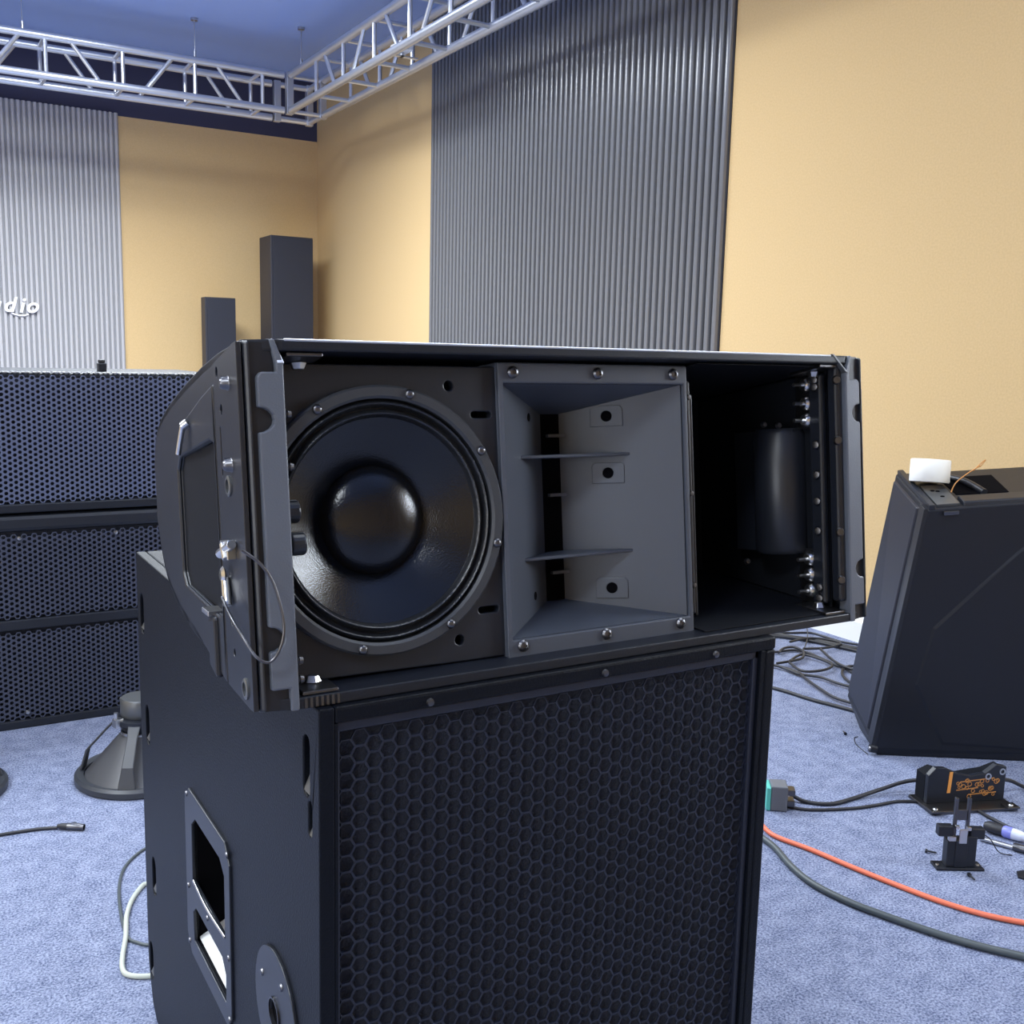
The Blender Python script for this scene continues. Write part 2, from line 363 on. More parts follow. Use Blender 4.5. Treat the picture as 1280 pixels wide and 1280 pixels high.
# ================================================================ LOOSE WOOFER DRIVERS ON THE FLOOR
def driver(name, label, x, y, rz, r=.175):
    t = thing(name, label, 'speaker driver', (x, y, 0), (0, 0, rz), 'bare woofers face down on the carpet')
    k = r/.175
    m = MB(); m.lathe([(.150*k, .004), (.150*k, .024), (.168*k, .028), (.175*k, .020), (.175*k, .004), (.168*k, 0)], (0, 0, 0), (0, 0, 1), 48, True); m.build('frame_ring', M_ring, t, smooth=40)
    m = MB(); m.lathe([(.150*k, .018), (.140*k, .03), (.055*k, .135), (.05*k, .14), (.05*k, .136), (.136*k, .024), (.148*k, .01)], (0, 0, 0), (0, 0, 1), 48, True); m.build('cone', M_cone2, t, smooth=40)
    for q in range(4):
        a = PI/4+q*PI/2; c, s_ = math.cos(a), math.sin(a); px, py = -s_, c; m = MB()
        P = [(.162, .024), (.146, .085), (.092, .150), (.066, .178)]; wd = [.026, .017, .015, .018]
        rows = []
        for (rr, z), ww in zip(P, wd):
            rr *= k
            rows.append([m.bm.verts.new((c*(rr+dr)+px*e, s_*(rr+dr)+py*e, z)) for e, dr in ((-ww, 0), (ww, 0), (ww, -.008), (-ww, -.008))])
        for a_, b_ in zip(rows, rows[1:]):
            for i in range(4): m.bm.faces.new((a_[i], a_[(i+1) % 4], b_[(i+1) % 4], b_[i]))
        m.bm.faces.new(rows[0]); m.bm.faces.new(rows[-1][::-1]); m.build('basket_arm', M_ring, t, bevel=.003)
    MB().lathe([(0, .136), (.05, .136), (.052, .150), (.072, .172), (.072, .186), (.06, .190), (0, .190)], (0, 0, 0), (0, 0, 1), 32).build('spider_housing', M_plate, t, smooth=40)
    MB().lathe([(0, .190), (.052, .190), (.056, .196), (.056, .240), (.052, .246), (0, .246)], (0, 0, 0), (0, 0, 1), 32).build('magnet', M_mag, t, smooth=40)
    MB().lathe([(.054, .134), (.057, .138), (.057, .143), (.054, .146)], (0, 0, 0), (0, 0, 1), 32, True).build('neck_ring', M_steel, t, smooth=40)
    m = MB(); m.box((-.085, -.01, .17), (-.06, .01, .195)); m.cyl((-.078, 0, .195), (-.078, 0, .215), .006, 8); m.build('terminal', M_steel, t)
    return t
M_cone2 = mat('grey_cone_paper', (.055, .056, .062), .45)
driver('woofer_driver', 'bare woofer lying face down beside the subwoofer, magnet on top', .575, 3.10, .35, .19)
driver('woofer_driver', 'bare woofer at the left picture edge, only its rim in view', .035, 3.22, .9, .185)

# ================================================================ SUBWOOFER
SX, SY0, SY1, SH, SW = .362, .988, 1.945, .907, .660
sub = thing('subwoofer', 'large black subwoofer with hexagon mesh front carrying the open speaker', 'speaker', (SX+SW/2, (SY0+SY1)/2, 0))
ox, oy = SX+SW/2, (SY0+SY1)/2; hw = SW/2; hd = (SY1-SY0)/2
# left side board with handle cutout and slots, local y -> depth, z up (u runs along -Y so the normal faces -X)
def yl(y): return oy-y           # plate u coordinate: grows towards the viewer
slots_z = [(1.905, .80), (1.885, .595), (1.868, .305), (1.915, .11)]
hole_up = [(yl(1.548), .452), (yl(1.362), .452), (yl(1.362), .545), (yl(1.385), .562), (yl(1.525), .562), (yl(1.548), .545)]
hole_lo = [(yl(1.545), .350), (yl(1.365), .350), (yl(1.362), .365), (yl(1.362), .395), (yl(1.38), .412), (yl(1.530), .412), (yl(1.548), .398)]
big = [(yl(1.553), .345), (yl(1.357), .345), (yl(1.357), .567), (yl(1.553), .567)]
holes = [big]+[slot(yl(y), z, .045, .015, True) for y, z in slots_z]+[slot(yl(1.028), .832, .05, .010, True), slot(yl(1.016), .775, .028, .006, True)]
out = [(-hd+.012, .06), (-hd+.03, .02), (-hd+.06, 0), (hd, 0), (hd, SH), (-hd, SH), (-hd, .10)]
m = MB(); m.plate(out, holes, (-hw+.018, 0, 0), (0, -1, 0), (0, 0, 1), .018)
m.build('side_panel', M_sub, sub, bevel=.002)
m = MB()
m.box((-hw+.018, -hd, SH-.018), (hw, hd, SH)); m.box((-hw+.018, -hd, 0), (hw, hd, .018)); m.box((hw-.018, -hd, .018), (hw, hd, SH-.018)); m.box((-hw+.018, hd-.018, .018), (hw-.018, hd, SH-.018))
m.build('cabinet', M_sub, sub, bevel=.003)
MB().box((-hw+.018, -hd+.001, .018), (-hw+.022, -hd+.03, SH-.018)).build('front_frame', M_sub, sub, bevel=.001)
MB().box((hw-.026, -hd+.001, .018), (hw-.018, -hd+.03, SH-.018)).build('front_frame', M_sub, sub, bevel=.001)
m = MB(); m.box((-hw+.02, -hd+.0165, .02), (hw-.026, -hd+.024, SH-.02)); m.build('backing_foam', M_foam, sub)
m = MB(); hexgrid(m, -hw+.024, hw-.028, .02, SH-.026, .0192, .0026, lambda x, z: (x, -hd+.012, z)); 
m.build('grille', M_grip, sub, solid=.0022)
m = MB(); m.box((-hw+.022, -hd+.006, SH-.030), (hw-.026, -hd+.02, SH-.018)); m.box((-hw+.022, -hd+.006, .018), (-hw+.026, -hd+.02, SH-.018)); m.box((hw-.034, -hd+.006, .018), (hw-.026, -hd+.02, SH-.018)); m.build('grille_frame', M_grip, sub, bevel=.002)
for x in (-.20, .04, .22): MB().lathe([(0, .004), (.004, .003), (.005, 0)], (x, -hd, SH-.011), (0, -1, 0), 10).build('screw', M_dsteel, sub, smooth=40)
# slot inserts behind the cutouts
for (y, z), L in zip(slots_z+[(1.028, .832), (1.016, .775)], [.045]*4+[.05, .028]):
    m = MB(); k_ = .022 if y > 1.1 else .013; m.box((-hw+.0185, y-oy-k_, z-L/2-.02), (-hw+.03, y-oy+k_, z+L/2+.02)); si = m.build('slot_insert', M_hole, sub)
    m = MB(); m.hexa([(-hw+.0005, y-oy-.010, z-L/2-.006), (-hw+.018, y-oy-.010, z-L/2-.006), (-hw+.018, y-oy+.010, z-L/2-.006), (-hw+.0005, y-oy+.010, z-L/2-.006),
                      (-hw+.012, y-oy-.007, z-.002), (-hw+.018, y-oy-.007, z-.002), (-hw+.018, y-oy+.007, z-.002), (-hw+.012, y-oy+.007, z-.002)]); m.build('slot_lip', M_mag, si)
# handle plate
o8 = [(yl(1.59), .345), (yl(1.565), .318), (yl(1.355), .318), (yl(1.335), .340), (yl(1.335), .572), (yl(1.358), .598), (yl(1.565), .598), (yl(1.59), .572)]
m = MB(); m.plate(o8, [hole_up, hole_lo], (-hw+.001, 0, 0), (0, -1, 0), (0, 0, 1), .005); hp = m.build('handle_plate', M_plate, sub, bevel=.0012)
for (y, z) in ((1.575, .335), (1.345, .335), (1.575, .585), (1.345, .585), (1.575, .43), (1.345, .43), (1.46, .432)):
    MB().lathe([(0, .003), (.004, .002), (.005, 0)], (-hw-.004, y-oy, z), (-1, 0, 0), 10).build('screw', M_dsteel, hp, smooth=40)
m = MB(); m.tube([(-hw-.003, 1.546-oy, .451), (-hw-.006, 1.455-oy, .451), (-hw-.003, 1.364-oy, .451)], .0024, 10); m.build('grip_edge', M_steel, hp, smooth=60)
m = MB()
a0, a1, c0, c1, xa, xb = 1.357-oy, 1.553-oy, .345, .567, -hw+.006, -hw+.10
m.face([(xb, a0, c0), (xb, a1, c0), (xb, a1, c1), (xb, a0, c1)]); m.face([(xa, a0, c0), (xb, a0, c0), (xb, a0, c1), (xa, a0, c1)])
m.face([(xa, a1, c0), (xb, a1, c0), (xb, a1, c1), (xa, a1, c1)]); m.face([(xa, a0, c1), (xb, a0, c1), (xb, a1, c1), (xa, a1, c1)])
m.face([(xa, a0, c0), (xa, a1, c0), (xb, a1, c0), (xb, a0, c0)])
m.build('handle_cup', M_hole, sub, solid=-.002)
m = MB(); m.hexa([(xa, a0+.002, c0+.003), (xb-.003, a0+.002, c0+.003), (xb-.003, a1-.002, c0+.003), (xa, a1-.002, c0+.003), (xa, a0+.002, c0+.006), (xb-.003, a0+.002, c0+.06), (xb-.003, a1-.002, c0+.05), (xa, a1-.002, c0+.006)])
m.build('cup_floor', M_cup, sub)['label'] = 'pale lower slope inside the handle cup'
# round plate with centre socket
dc = (1.137, .472); 
m = MB(); m.plate(circ(yl(dc[0]), dc[1], .080, 48), [circ(yl(dc[0]-.002), dc[1]-.002, .019, 24)], (-hw+.0005, 0, 0), (0, -1, 0), (0, 0, 1), .0045); rp_ = m.build('round_plate', M_plate, sub, bevel=.001)
MB().cyl((-hw-.0008, dc[0]-oy, dc[1]), (-hw-.0012, dc[0]-oy, dc[1]), .0185, 24).build('socket', M_hole, rp_)
MB().lathe([(.0175, 0), (.0195, .0), (.0195, .005), (.0175, .005)], (-hw-.0015, dc[0]-oy, dc[1]), (-1, 0, 0), 24, True).build('socket_rim', M_dsteel, rp_, smooth=40)
for k in range(4):
    a = .5+k*PI/2; MB().lathe([(0, .003), (.004, .002), (.005, 0)], (-hw-.004, dc[0]-oy+.056*math.cos(a), dc[1]+.056*math.sin(a)), (-1, 0, 0), 10).build('screw', M_dsteel, rp_, smooth=40)

# ================================================================ OPEN LINE ARRAY SPEAKER (local: x right, y into the box, z up the tilted front)
A = thing('line_array_speaker', 'open-fronted black line array speaker with one woofer, tilted on the subwoofer', 'speaker', (.7625, .998, .9075), (math.radians(-7), 0, 0))
T7 = math.tan(math.radians(7)); HA = .387
def hwd(v): return .4585-.030*max(v-.012, 0)/.588      # outer half width at depth v
# ---- shell: top, bottom, back panels
def panel(mb, vs_, f0, f1, ins):
    """strip panel following depth samples vs_, between heights f0(v), f1(v)"""
    rows = []
    for v in vs_:
        h = (hwd(v) if v > .01 else .4175)-ins
        rows.append([mb.bm.verts.new(p) for p in ((-h, v, f0(v)), (h, v, f0(v)), (h, v, f1(v)), (-h, v, f1(v)))])
    for a, b_ in zip(rows, rows[1:]):
        for k in range(4): mb.bm.faces.new((a[k], a[(k+1) % 4], b_[(k+1) % 4], b_[k]))
    mb.bm.faces.new(rows[0][::-1]); mb.bm.faces.new(rows[-1])
def interp(tab, v):
    for (a, fa), (b_, fb) in zip(tab, tab[1:]):
        if v <= b_: return fa+(fb-fa)*(v-a)/(b_-a)
    return tab[-1][1]
def top_o(v): return interp([(0, .387), (.12, .385), (.20, .380), (.28, .372), (.35, .364), (.42, .354), (.48, .344), (.52, .335), (.55, .324), (.575, .307), (.59, .285), (.60, .262)], v)
def bot_o(v): return interp([(0, .0), (.36, .36*T7), (.42, .0575), (.48, .075), (.52, .092), (.55, .111), (.575, .140), (.60, .190)], v)
VS = [0, .0125, .06, .12, .20, .28, .35, .42, .48, .52, .55, .575, .59, .60]
m = MB(); panel(m, VS, lambda v: top_o(v)-.012, top_o, .0); m.build('top_panel', M_box, A, bevel=.003)
m = MB(); m.cyl((-.415, .0012, .3862), (.39, .0012, .3862), .0016, 8); m.build('painted_glint', M_alu, A, smooth=60)  # bright metal strip painting in the glint along the top edge
m = MB(); panel(m, VS, bot_o, lambda v: bot_o(v)+.012, .0); m.build('bottom_panel', M_box, A, bevel=.0015)
m = MB(); m.box((-.40, .588, bot_o(.6)), (.40, .60, top_o(.6))); m.build('back_panel', M_box, A, bevel=.003)
m = MB(); m.box((-.40, .440, .09), (.40, .447, .328)); m.build('inner_back', M_in, A)
MB().hexa([(.150, .012, .0145), (.41, .012, .0145), (.40, .44, .078), (.150, .44, .078), (.150, .012, .0155), (.41, .012, .0155), (.40, .44, .079), (.150, .44, .079)]).build('floor_lining', M_in, A)
MB().hexa([(.150, .012, .3720), (.41, .012, .3720), (.40, .44, .332), (.150, .44, .332), (.150, .012, .3730), (.41, .012, .3730), (.40, .44, .333), (.150, .44, .333)]).build('roof_lining', M_in, A)
# inner lining so the bay reads as painted board
for s in (-1, 1):
    m = MB(); m.plate([(.032, .018), (.44, .080), (.44, .332), (.032, .368)], [], (s*.4155 if s > 0 else -.449, 0, 0), (-s*.03, 1, 0), (0, 0, 1), .002); m.build('side_lining', M_in, A)
# side panels in the tapering side plane
def side_frame(s):
    p0 = Vector((s*.4585, .012, 0)); p1 = Vector((s*.4285, .60, 0)); e = (p1-p0).normalized()
    return p0-e*.012, e
def side_outline():
    o_ = [(v, bot_o(v)) for v in (.012, .10, .25, .36, .42, .48, .52, .55, .575, .598)]
    return o_+[(v, top_o(v)) for v in (.598, .59, .575, .55, .52, .48, .42, .35, .28, .20, .12, .012)]
pocket = [(.138, .092), (.165, .085), (.36, .105), (.378, .122), (.378, .258), (.36, .275), (.165, .290), (.138, .284)]
for s in (-1, 1):
    p0, e = side_frame(s)
    m = MB(); en = e.cross(Vector((0, 0, 1)))      # +X-ish
    m.plate(side_outline(), [pocket] if s < 0 else [], p0-en*(0 if s < 0 else .012), e, (0, 0, 1), .012)
    m.build('side_panel', M_plas, A, bevel=.002)
# handle pocket cup (left)
p0, e = side_frame(-1); en = e.cross(Vector((0, 0, 1)))
def SP(v, w_, d=0): return p0+e*v+Vector((0, 0, w_))+en*d
m = MB(); lo = [m.bm.verts.new(SP(v, z, .004)) for v, z in pocket]
dp = [.06, .06, .018, .012, .012, .018, .06, .06]
hi = [m.bm.verts.new(SP(v+(.02 if i in (0, 7) else 0)*0-(.0 if i not in (2, 3, 4, 5) else .13), z, d)) for i, ((v, z), d) in enumerate(zip(pocket, dp))]
mid = [m.bm.verts.new(SP(v-(.0 if i not in (2, 3, 4, 5) else .012), z, .012 if i in (2, 3, 4, 5) else .06)) for i, (v, z) in enumerate(pocket)]
for a, b_ in ((lo, mid), (mid, hi)):
    for k in range(8): m.bm.faces.new((a[k], a[(k+1) % 8], b_[(k+1) % 8], b_[k]))
m.bm.faces.new(hi); bmesh.ops.remove_doubles(m.bm, verts=m.bm.verts[:], dist=.0005)
m.build('handle_cup', M_hole, A, solid=.002)
# raised bezel round the handle
bez = [(.135, .352), (.20, .343), (.335, .318), (.405, .275), (.405, .098), (.335, .058), (.20, .024), (.135, .012)]
m = MB(); m.plate(bez, [[(a, b_) for a, b_ in pocket]], SP(0, 0, -.0045), e, (0, 0, 1), .006); bz = m.build('handle_bezel', M_plas, A, bevel=.003)
m = MB(); m.tube([SP(.140, .292, .03), SP(.145, .29, .045), SP(.145, .19, .05), SP(.145, .09, .045)], .014, 12); m.build('handle_grip', M_plate, A, smooth=60)
m = MB(); m.cyl(SP(.283, .312, -.012), SP(.300, .278, -.016), .0035, 10); m.cyl(SP(.279, .317, -.006), SP(.283, .312, -.012), .0055, 10); m.build('hitch_pin', M_steel, A, smooth=40)
m = MB(); m.box((0, 0, 0), (.03, .03, .006), Matrix.Translation(SP(.185, .083, -.012)) @ Matrix.Rotation(.1, 4, 'X')); m.build('metal_tab', M_steel, A, bevel=.001)
m = MB(); m.prism([(.165, .012), (.20, .022), (.20, .08), (.165, .085)], SP(0, 0, -.010), e, (0, 0, 1), .010); m.build('corner_block', M_plas, A, bevel=.004)
# rigging plate along the front of the left side
rig_holes = [slot(.094, .275, .05, .0025, True), circ(.086, .320, .006, 16), circ(.08, .055, .005, 16), circ(.085, .09, .006, 16), circ(.062, .237, .0065, 20), circ(.030, .024, .0065, 20), circ(.10, .362, .006, 12)]
rp2 = [(.004, .004), (.018, .004), (.118, .014), (.118, .372), (.018, .384), (.004, .384)]
m = MB(); m.plate(rp2, rig_holes, SP(0, 0, -.006), e, (0, 0, 1), .0055); rg = m.build('rigging_plate', M_plate, A, bevel=.0008)
m = MB(); m.prism([(a, b_) for a, b_ in [(.004, .02), (.116, .03), (.116, .37), (.004, .37)]], SP(0, 0, -.0005), e, (0, 0, 1), .0002); m.build('plate_shadow_gap', M_hole, rg)
for v, z in ((.062, .237), (.030, .024)):
    MB().lathe([(.0075, 0), (.0115, 0), (.0115, .002), (.010, .003), (.0075, .003)], SP(v, z, -.006), -en, 28, True).build('grommet', M_mag, rg, smooth=40)
for v, z in ((.046, .345), (.049, .259)):
    m = MB(); m.lathe([(0, .009), (.004, .009), (.0065, .006), (.007, .001), (.008, 0)], SP(v, z, -.006), -en, 20); m.cyl(SP(v+.012, z+.004, -.006), SP(v+.012, z+.004, -.011), .005, 6); m.build('bolt', M_dsteel, rg, smooth=40)
m = MB(); m.box((-.004, -.012, -.008), (.006, .016, .012), Matrix.Translation(SP(.060, .167, -.012))); m.cyl(SP(.040, .176, -.012), SP(.080, .164, -.016), .0055, 10); m.cyl(SP(.052, .160, -.016), SP(.064, .176, -.016), .004, 8); m.build('latch', M_steel, rg, bevel=.001)
m = MB(); m.cyl(SP(.088, .136, -.010), SP(.075, .108, -.012), .005, 10); m.lathe([(.006, -.003), (.010, 0), (.006, .003)], SP(.090, .140, -.012), en, 16, True); m.build('cable_ferrule', M_steel, rg, smooth=40)
m = MB(); m.tube([(-.473, -.010, .173), (-.456, -.014, .158), (-.444, -.016, .137), (-.437, -.017, .107), (-.436, -.017, .086), (-.442, -.016, .067), (-.452, -.014, .057), (-.464, -.010, .064), (-.4735, .004, .085), (-.478, .03, .105), (-.474, .07, .118)], .0016, 8); m.build('safety_cable', M_dsteel, A, smooth=60)
# front strips: corner post (recess) and bumper with round notches
def notch(wc, r=.013, n=8): return [(-.4460+r*math.sin(PI*k/n)*1.25, wc+r*math.cos(PI*k/n)) for k in range(n+1)]
bump_l = [(-.4175, .0), (-.4175, .362), (-.4265, .387), (-.4305, .387), (-.4255, .362), (-.4255, .353), (-.4420, .353), (-.4460, .348)]
bump_l += notch(.304) + notch(.077) + [(-.4460, .024), (-.4265, .024), (-.4265, .0)]
def strip(s):
    f = (lambda P: P) if s < 0 else (lambda P: [(-a, b_) for a, b_ in P])
    m = MB(); P = f(bump_l)
    m.plate(P if s > 0 else P, [], (0, 0, 0), (1, 0, 0), (0, 0, 1), -.022 if False else .022)
    o = m.build('front_bumper', M_bump, A, bevel=.0018)
    o.location.y = .020
    m = MB(); m.box((-.4535 if s < 0 else .4265, .006, .002), (-.4265 if s < 0 else .4535, .03, .383)); m.build('bumper_channel', M_plas, A)
    m = MB(); m.prism([(s*.4520, .0), (s*.4585, .006), (s*.4585, .03), (s*.4520, .03)], (0, 0, .002), (1, 0, 0), (0, 1, 0), .383); m.build('corner_post', M_plas, A, bevel=.003)
strip(-1)
strip(1)
m = MB(); m.hexa([(-.4315, .010, .388), (-.4235, .010, .388), (-.4235, .024, .386), (-.4315, .024, .386), (-.4240, -.0035, .362), (-.4170, -.0035, .362), (-.4170, .004, .358), (-.4240, .004, .358)]); m.build('corner_flange', M_alu, A, bevel=.0008)  # bright metal stands in for light caught by the black corner bevel
m = MB(); m.hexa([(.392, .0, .389), (.397, .0, .389), (.397, .012, .387), (.392, .012, .387), (.4185, -.003, .362), (.4225, -.003, .362), (.4225, .008, .360), (.4185, .008, .360)]); m.build('corner_flange', M_mag, A, bevel=.0008)
m = MB(); m.prism([(.4585, .036), (.466, .050), (.466, .340), (.4585, .352)], (0, .04, 0), (1, 0, 0), (0, 0, 1), .03); m.build('side_guard', M_plas, A, bevel=.003)
# ---- corner brackets inside
def bracket(s, top):
    z = .3745 if top else .0125; dz = -1 if top else 1
    sl = -T7 if top else T7
    m = MB(); x0, x1 = s*.372, s*.412
    v0, v1 = .004, .065
    m.hexa([(x0, v0, z+sl*v0), (x1, v0, z+sl*v0), (x1, v1, z+sl*v1), (x0, v1, z+sl*v1), (x0, v0, z+sl*v0+dz*.004), (x1, v0, z+sl*v0+dz*.004), (x1, v1, z+sl*v1+dz*.004), (x0, v1, z+sl*v1+dz*.004)])
    br = m.build('corner_bracket', M_dsteel, A, bevel=.001)
    za, zb = (.285, .372) if top else (.020, .105)
    m = MB(); m.box((s*.408-.002, .045, za), (s*.408+.002, .085, zb)); m.build('bracket_leaf', M_dsteel, br, bevel=.001)
    for zz in ((.350, .322, .297) if top else (.090, .066, .042)):
        m = MB(); m.lathe([(0, .008), (.007, .008), (.010, .005), (.011, 0)], (s*.405, .062, zz), (-s, 0, 0), 12); m.cyl((s*.400, .062, zz), (s*.378, .062, zz), .003, 8); m.build('bracket_bolt', M_steel, br, smooth=40)
    m = MB(); m.lathe([(0, .008), (.007, .007), (.010, 0)], (s*.390, .035, z+sl*.035+dz*.004), (0, 0, dz), 6); m.build('bracket_nut', M_steel, br, bevel=.0008)
    if s < 0 and not top:
        m = MB()
        for k in range(7): m.box((s*.412+.006*k, -.001, z-.0115), (s*.412+.006*k+.003, .003, z-.001))
        m.build('bracket_teeth', M_dsteel, br)
for s in (-1, 1):
    for top in (False, True): bracket(s, top)
# right inner rail with bolts
m = MB(); m.box((.400, .030, .025), (.4125, .055, .365)); m.build('inner_rail', M_plate, A, bevel=.004)
m = MB(); m.box((.404, .004, .03), (.4165, .022, .372)); m.build('inner_rail', M_plate, A, bevel=.004)
for z in (.355, .345, .260, .216, .177, .133, .049, .033): MB().lathe([(0, .006), (.005, .005), (.007, 0)], (.400, .040, z), (-1, -.35, 0), 12).build('bolt', M_dsteel, A, smooth=40)
for z in (.352, .265, .132, .062): MB().lathe([(0, .004), (.005, .0035), (.007, 0)], (.405, .005, z), (-.5, -1, 0), 12).build('bolt', M_dsteel, A, smooth=40)
# rubber sleeves on the left inner wall
for v, z in ((.033, .207), (.018, .173)):
    m = MB(); m.cyl((-.414, v, z), (-.398, v, z), .0125, 20); m.build('rubber_stop', M_plas, A, bevel=.002)
for z in (.31, .255, .05, .03): MB().lathe([(0, .005), (.004, .004), (.005, 0)], (-.412, .012, z), (1, 0, 0), 10).build('bolt', M_dsteel, A, smooth=40)
# ---- baffle with woofer cutout
WC = (-.299, .191); WR = .152
bz_ = [(-.449, .022), (-.20, .018), (-.135, .018), (-.135, .366), (-.449, .366)]
m = MB(); m.plate(bz_, [circ(WC[0], WC[1], .140, 64), slot(-.166, .309, .02, .004), slot(-.166, .076, .02, .004), circ(-.208, .343, .006, 16), circ(-.207, .044, .006, 16)], (0, .048, 0), (1, 0, 0), (0, 0, 1), .012)
m.build('baffle', M_baff, A, bevel=.0015)
wf = MB(); wf.lathe([(.137, .0), (.137, .010), (.140, .0125), (.1495, .0125), (WR, .010), (WR, 0)], (WC[0], .0365, WC[1]), (0, -1, 0), 72, True); wf = wf.build('woofer', M_ring, A, smooth=35)
m = MB(); pr = [(.138, .008)]
for k in range(25):
    t_ = k/24; pr.append((.137-.022*t_, .006+.0045*math.sin(t_*PI*4-PI/2)))
m.lathe(pr, (WC[0], .0365, WC[1]), (0, -1, 0), 72); m.build('surround', M_surr, wf, smooth=60)
m = MB(); m.lathe([(.116, .003), (.100, -.006), (.080, -.018), (.063, -.030), (.054, -.036)], (WC[0], .0365, WC[1]), (0, -1, 0), 72); m.build('cone', M_cone, wf, smooth=60)
m = MB(); m.lathe([(.0625, -.0300), (.061, -.027)]+[(.061*math.cos(a), -.027+.026*math.sin(a)) for a in [PI/2*k/10 for k in range(1, 10)]]+[(0, -.001)], (WC[0], .0365, WC[1]), (0, -1, 0), 48); m.build('dust_cap', M_cone, wf, smooth=60)
for k in range(8):
    a = PI/8+k*PI/4+.15
    MB().lathe([(0, .004), (.003, .004), (.0055, .002), (.006, 0)], (WC[0]+.1455*math.cos(a), .0245, WC[1]+.1455*math.sin(a)), (0, -1, 0), 12).build('screw', M_dsteel, wf, smooth=40)
# ---- horn
horn_holes = [[(-.1385, .036), (.1385, .036), (.1385, .346), (-.1385, .346)]]
fo = [(-.1455, .010), (.1455, .010), (.1455, .371), (-.1455, .371)]
m = MB(); m.plate(fo, horn_holes, (0, .034, 0), (1, 0, 0), (0, 0, 1), .006); hn = m.build('horn', M_horn, A, bevel=.002)
m = MB()
th = .145; tw = .0145; ta, tb = .060, .315
def HP(u, z, v): return (u, v, z)
def wall(f0, f1, n=6, curve=0):
    rows = []
    for k in range(n+1):
        t_ = k/n; c_ = curve*math.sin(PI*t_)
        rows.append([m.bm.verts.new(HP(a[0]*(1-t_)+b_[0]*t_+c_*a[2], a[1]*(1-t_)+b_[1]*t_, .034+(th-.034)*t_)) for a, b_ in zip(f0, f1)])
    for a, b_ in zip(rows, rows[1:]): m.bm.faces.new((a[0], a[1], b_[1], b_[0]))
O_ = .1385
wall([(-O_, .036, 1), (-O_, .346, 1)], [(-tw, ta, 1), (-tw, tb, 1)])
wall([(O_, .036, 1), (O_, .346, 1)], [(tw, ta, 1), (tw, tb, 1)])
wall([(-O_, .346, 1), (O_, .346, 1)], [(-tw, tb, 1), (tw, tb, 1)])
wall([(-O_, .036, 1), (O_, .036, 1)], [(-tw, ta, 1), (tw, ta, 1)])
fl_ = m.build('flare', M_horn, hn, solid=.001); fl_.modifiers[0].offset = 0
for s in (-1, 1): MB().box((s*.1445-.0012, .034, .010), (s*.1445+.0012, .085, .371)).build('horn_side', M_horn, hn, bevel=.0008)
m = MB(); m.box((-.016, .144, .055), (.016, .150, .32)); m.build('throat', M_hole, hn)
for z in (.285, .205, .100): MB().box((-.0135, .128, z-.002), (.0135, .134, z+.002)).build('throat_bridge', M_horn, hn)
for z in (.257, .126):
    va = .080; k = (va-.034)/(th-.034); ua = O_*(1-k)+tw*k
    m = MB(); m.prism([(-ua+.002, va), (ua-.002, va), (ua+.004, va-.006), (tw, .138), (-tw, .138)] if False else [(-ua, va), (ua, va), (tw, .139), (-tw, .139)], (0, 0, z-.0022), (1, 0, 0), (0, 1, 0), .0044); m.build('fin', M_horn, hn, bevel=.0012)
# mounting holes in the horn walls
en_r = Vector((-(th-.034), -(O_-tw), 0)).normalized()      # inward normal of the right wall
er = Vector((tw-O_, th-.034, 0)).normalized()
def RW(k, z, d=0, s=1):
    p = Vector((O_*(1-k)+tw*k, .034+(th-.034)*k, z))+en_r*d
    return Vector((s*p.x, p.y, p.z))
for z in (.309, .232, .075):
    m = MB(); m.plate([(-.022, -.014), (.022, -.014), (.022, .010), (.018, .014), (-.018, .014), (-.022, .010)], [circ(0, 0, .0075, 20)], RW(.60, z, .0002), er, (0, 0, 1), -.0015 if False else .0015)
    o = m.build('hole_boss', M_horn, hn, bevel=.0006); o.location = en_r*.0026
    m = MB(); m.lathe([(0, .0003), (.0075, .0003), (.0075, 0), (0, 0)], RW(.60, z, .0014), en_r, 20); m.build('mounting_hole', M_hole, hn)
for z in (.309, .075):
    m = MB(); m.lathe([(0, .0004), (.0055, .0004), (.0055, 0), (0, 0)], RW(.66, z, .001, -1), Vector((-en_r.x, en_r.y, 0)), 16); m.build('mounting_hole', M_hole, hn)
for u in (-.125, 0, .122):
    for z in (.359, .028):
        m = MB(); m.lathe([(.0075, 0), (.0075, .0015), (.0055, .004), (.0028, .005), (.0024, .0035), (0, .0035)], (u, .028, z), (0, -1, 0), 18); m.build('screw', M_dsteel, hn, smooth=30)
# strip beside the horn and bay cup
m = MB(); m.box((.153, .040, .035), (.161, .075, .352)); m.build('mounting_strip', M_plate, A, bevel=.003)
m = MB(); m.box((.168, .050, .030), (.173, .082, .335)); m.build('mounting_strip', M_plate, A, bevel=.002)
for z in (.33, .20, .075): MB().lathe([(0, .003), (.003, .0025), (.004, 0)], (.157, .040, z), (0, -1, 0), 10).build('bolt', M_dsteel, A, smooth=40)
m = MB(); m.lathe([(0, 0), (.035, 0), (.040, .006), (.040, .182), (.035, .190), (0, .190)], (.398, .112, .097), (0, 0, 1), 40); m.build('recess_bulge', M_plas, A, smooth=40)
m = MB(); m.box((.388, .074, .099), (.405, .20, .285)); m.build('recess_bulge_back', M_plate, A)
m = MB(); m.box((.17, .30, .04), (.40, .312, .345)); m.build('inner_brace', M_in, A)
for u, v, z in ((.352, .10, .293), (.372, .09, .291), (.33, .12, .088)): MB().lathe([(0, .006), (.004, .005), (.005, 0)], (u, v, z), (0, -1, .2), 10).build('bolt', M_dsteel, A, smooth=40)

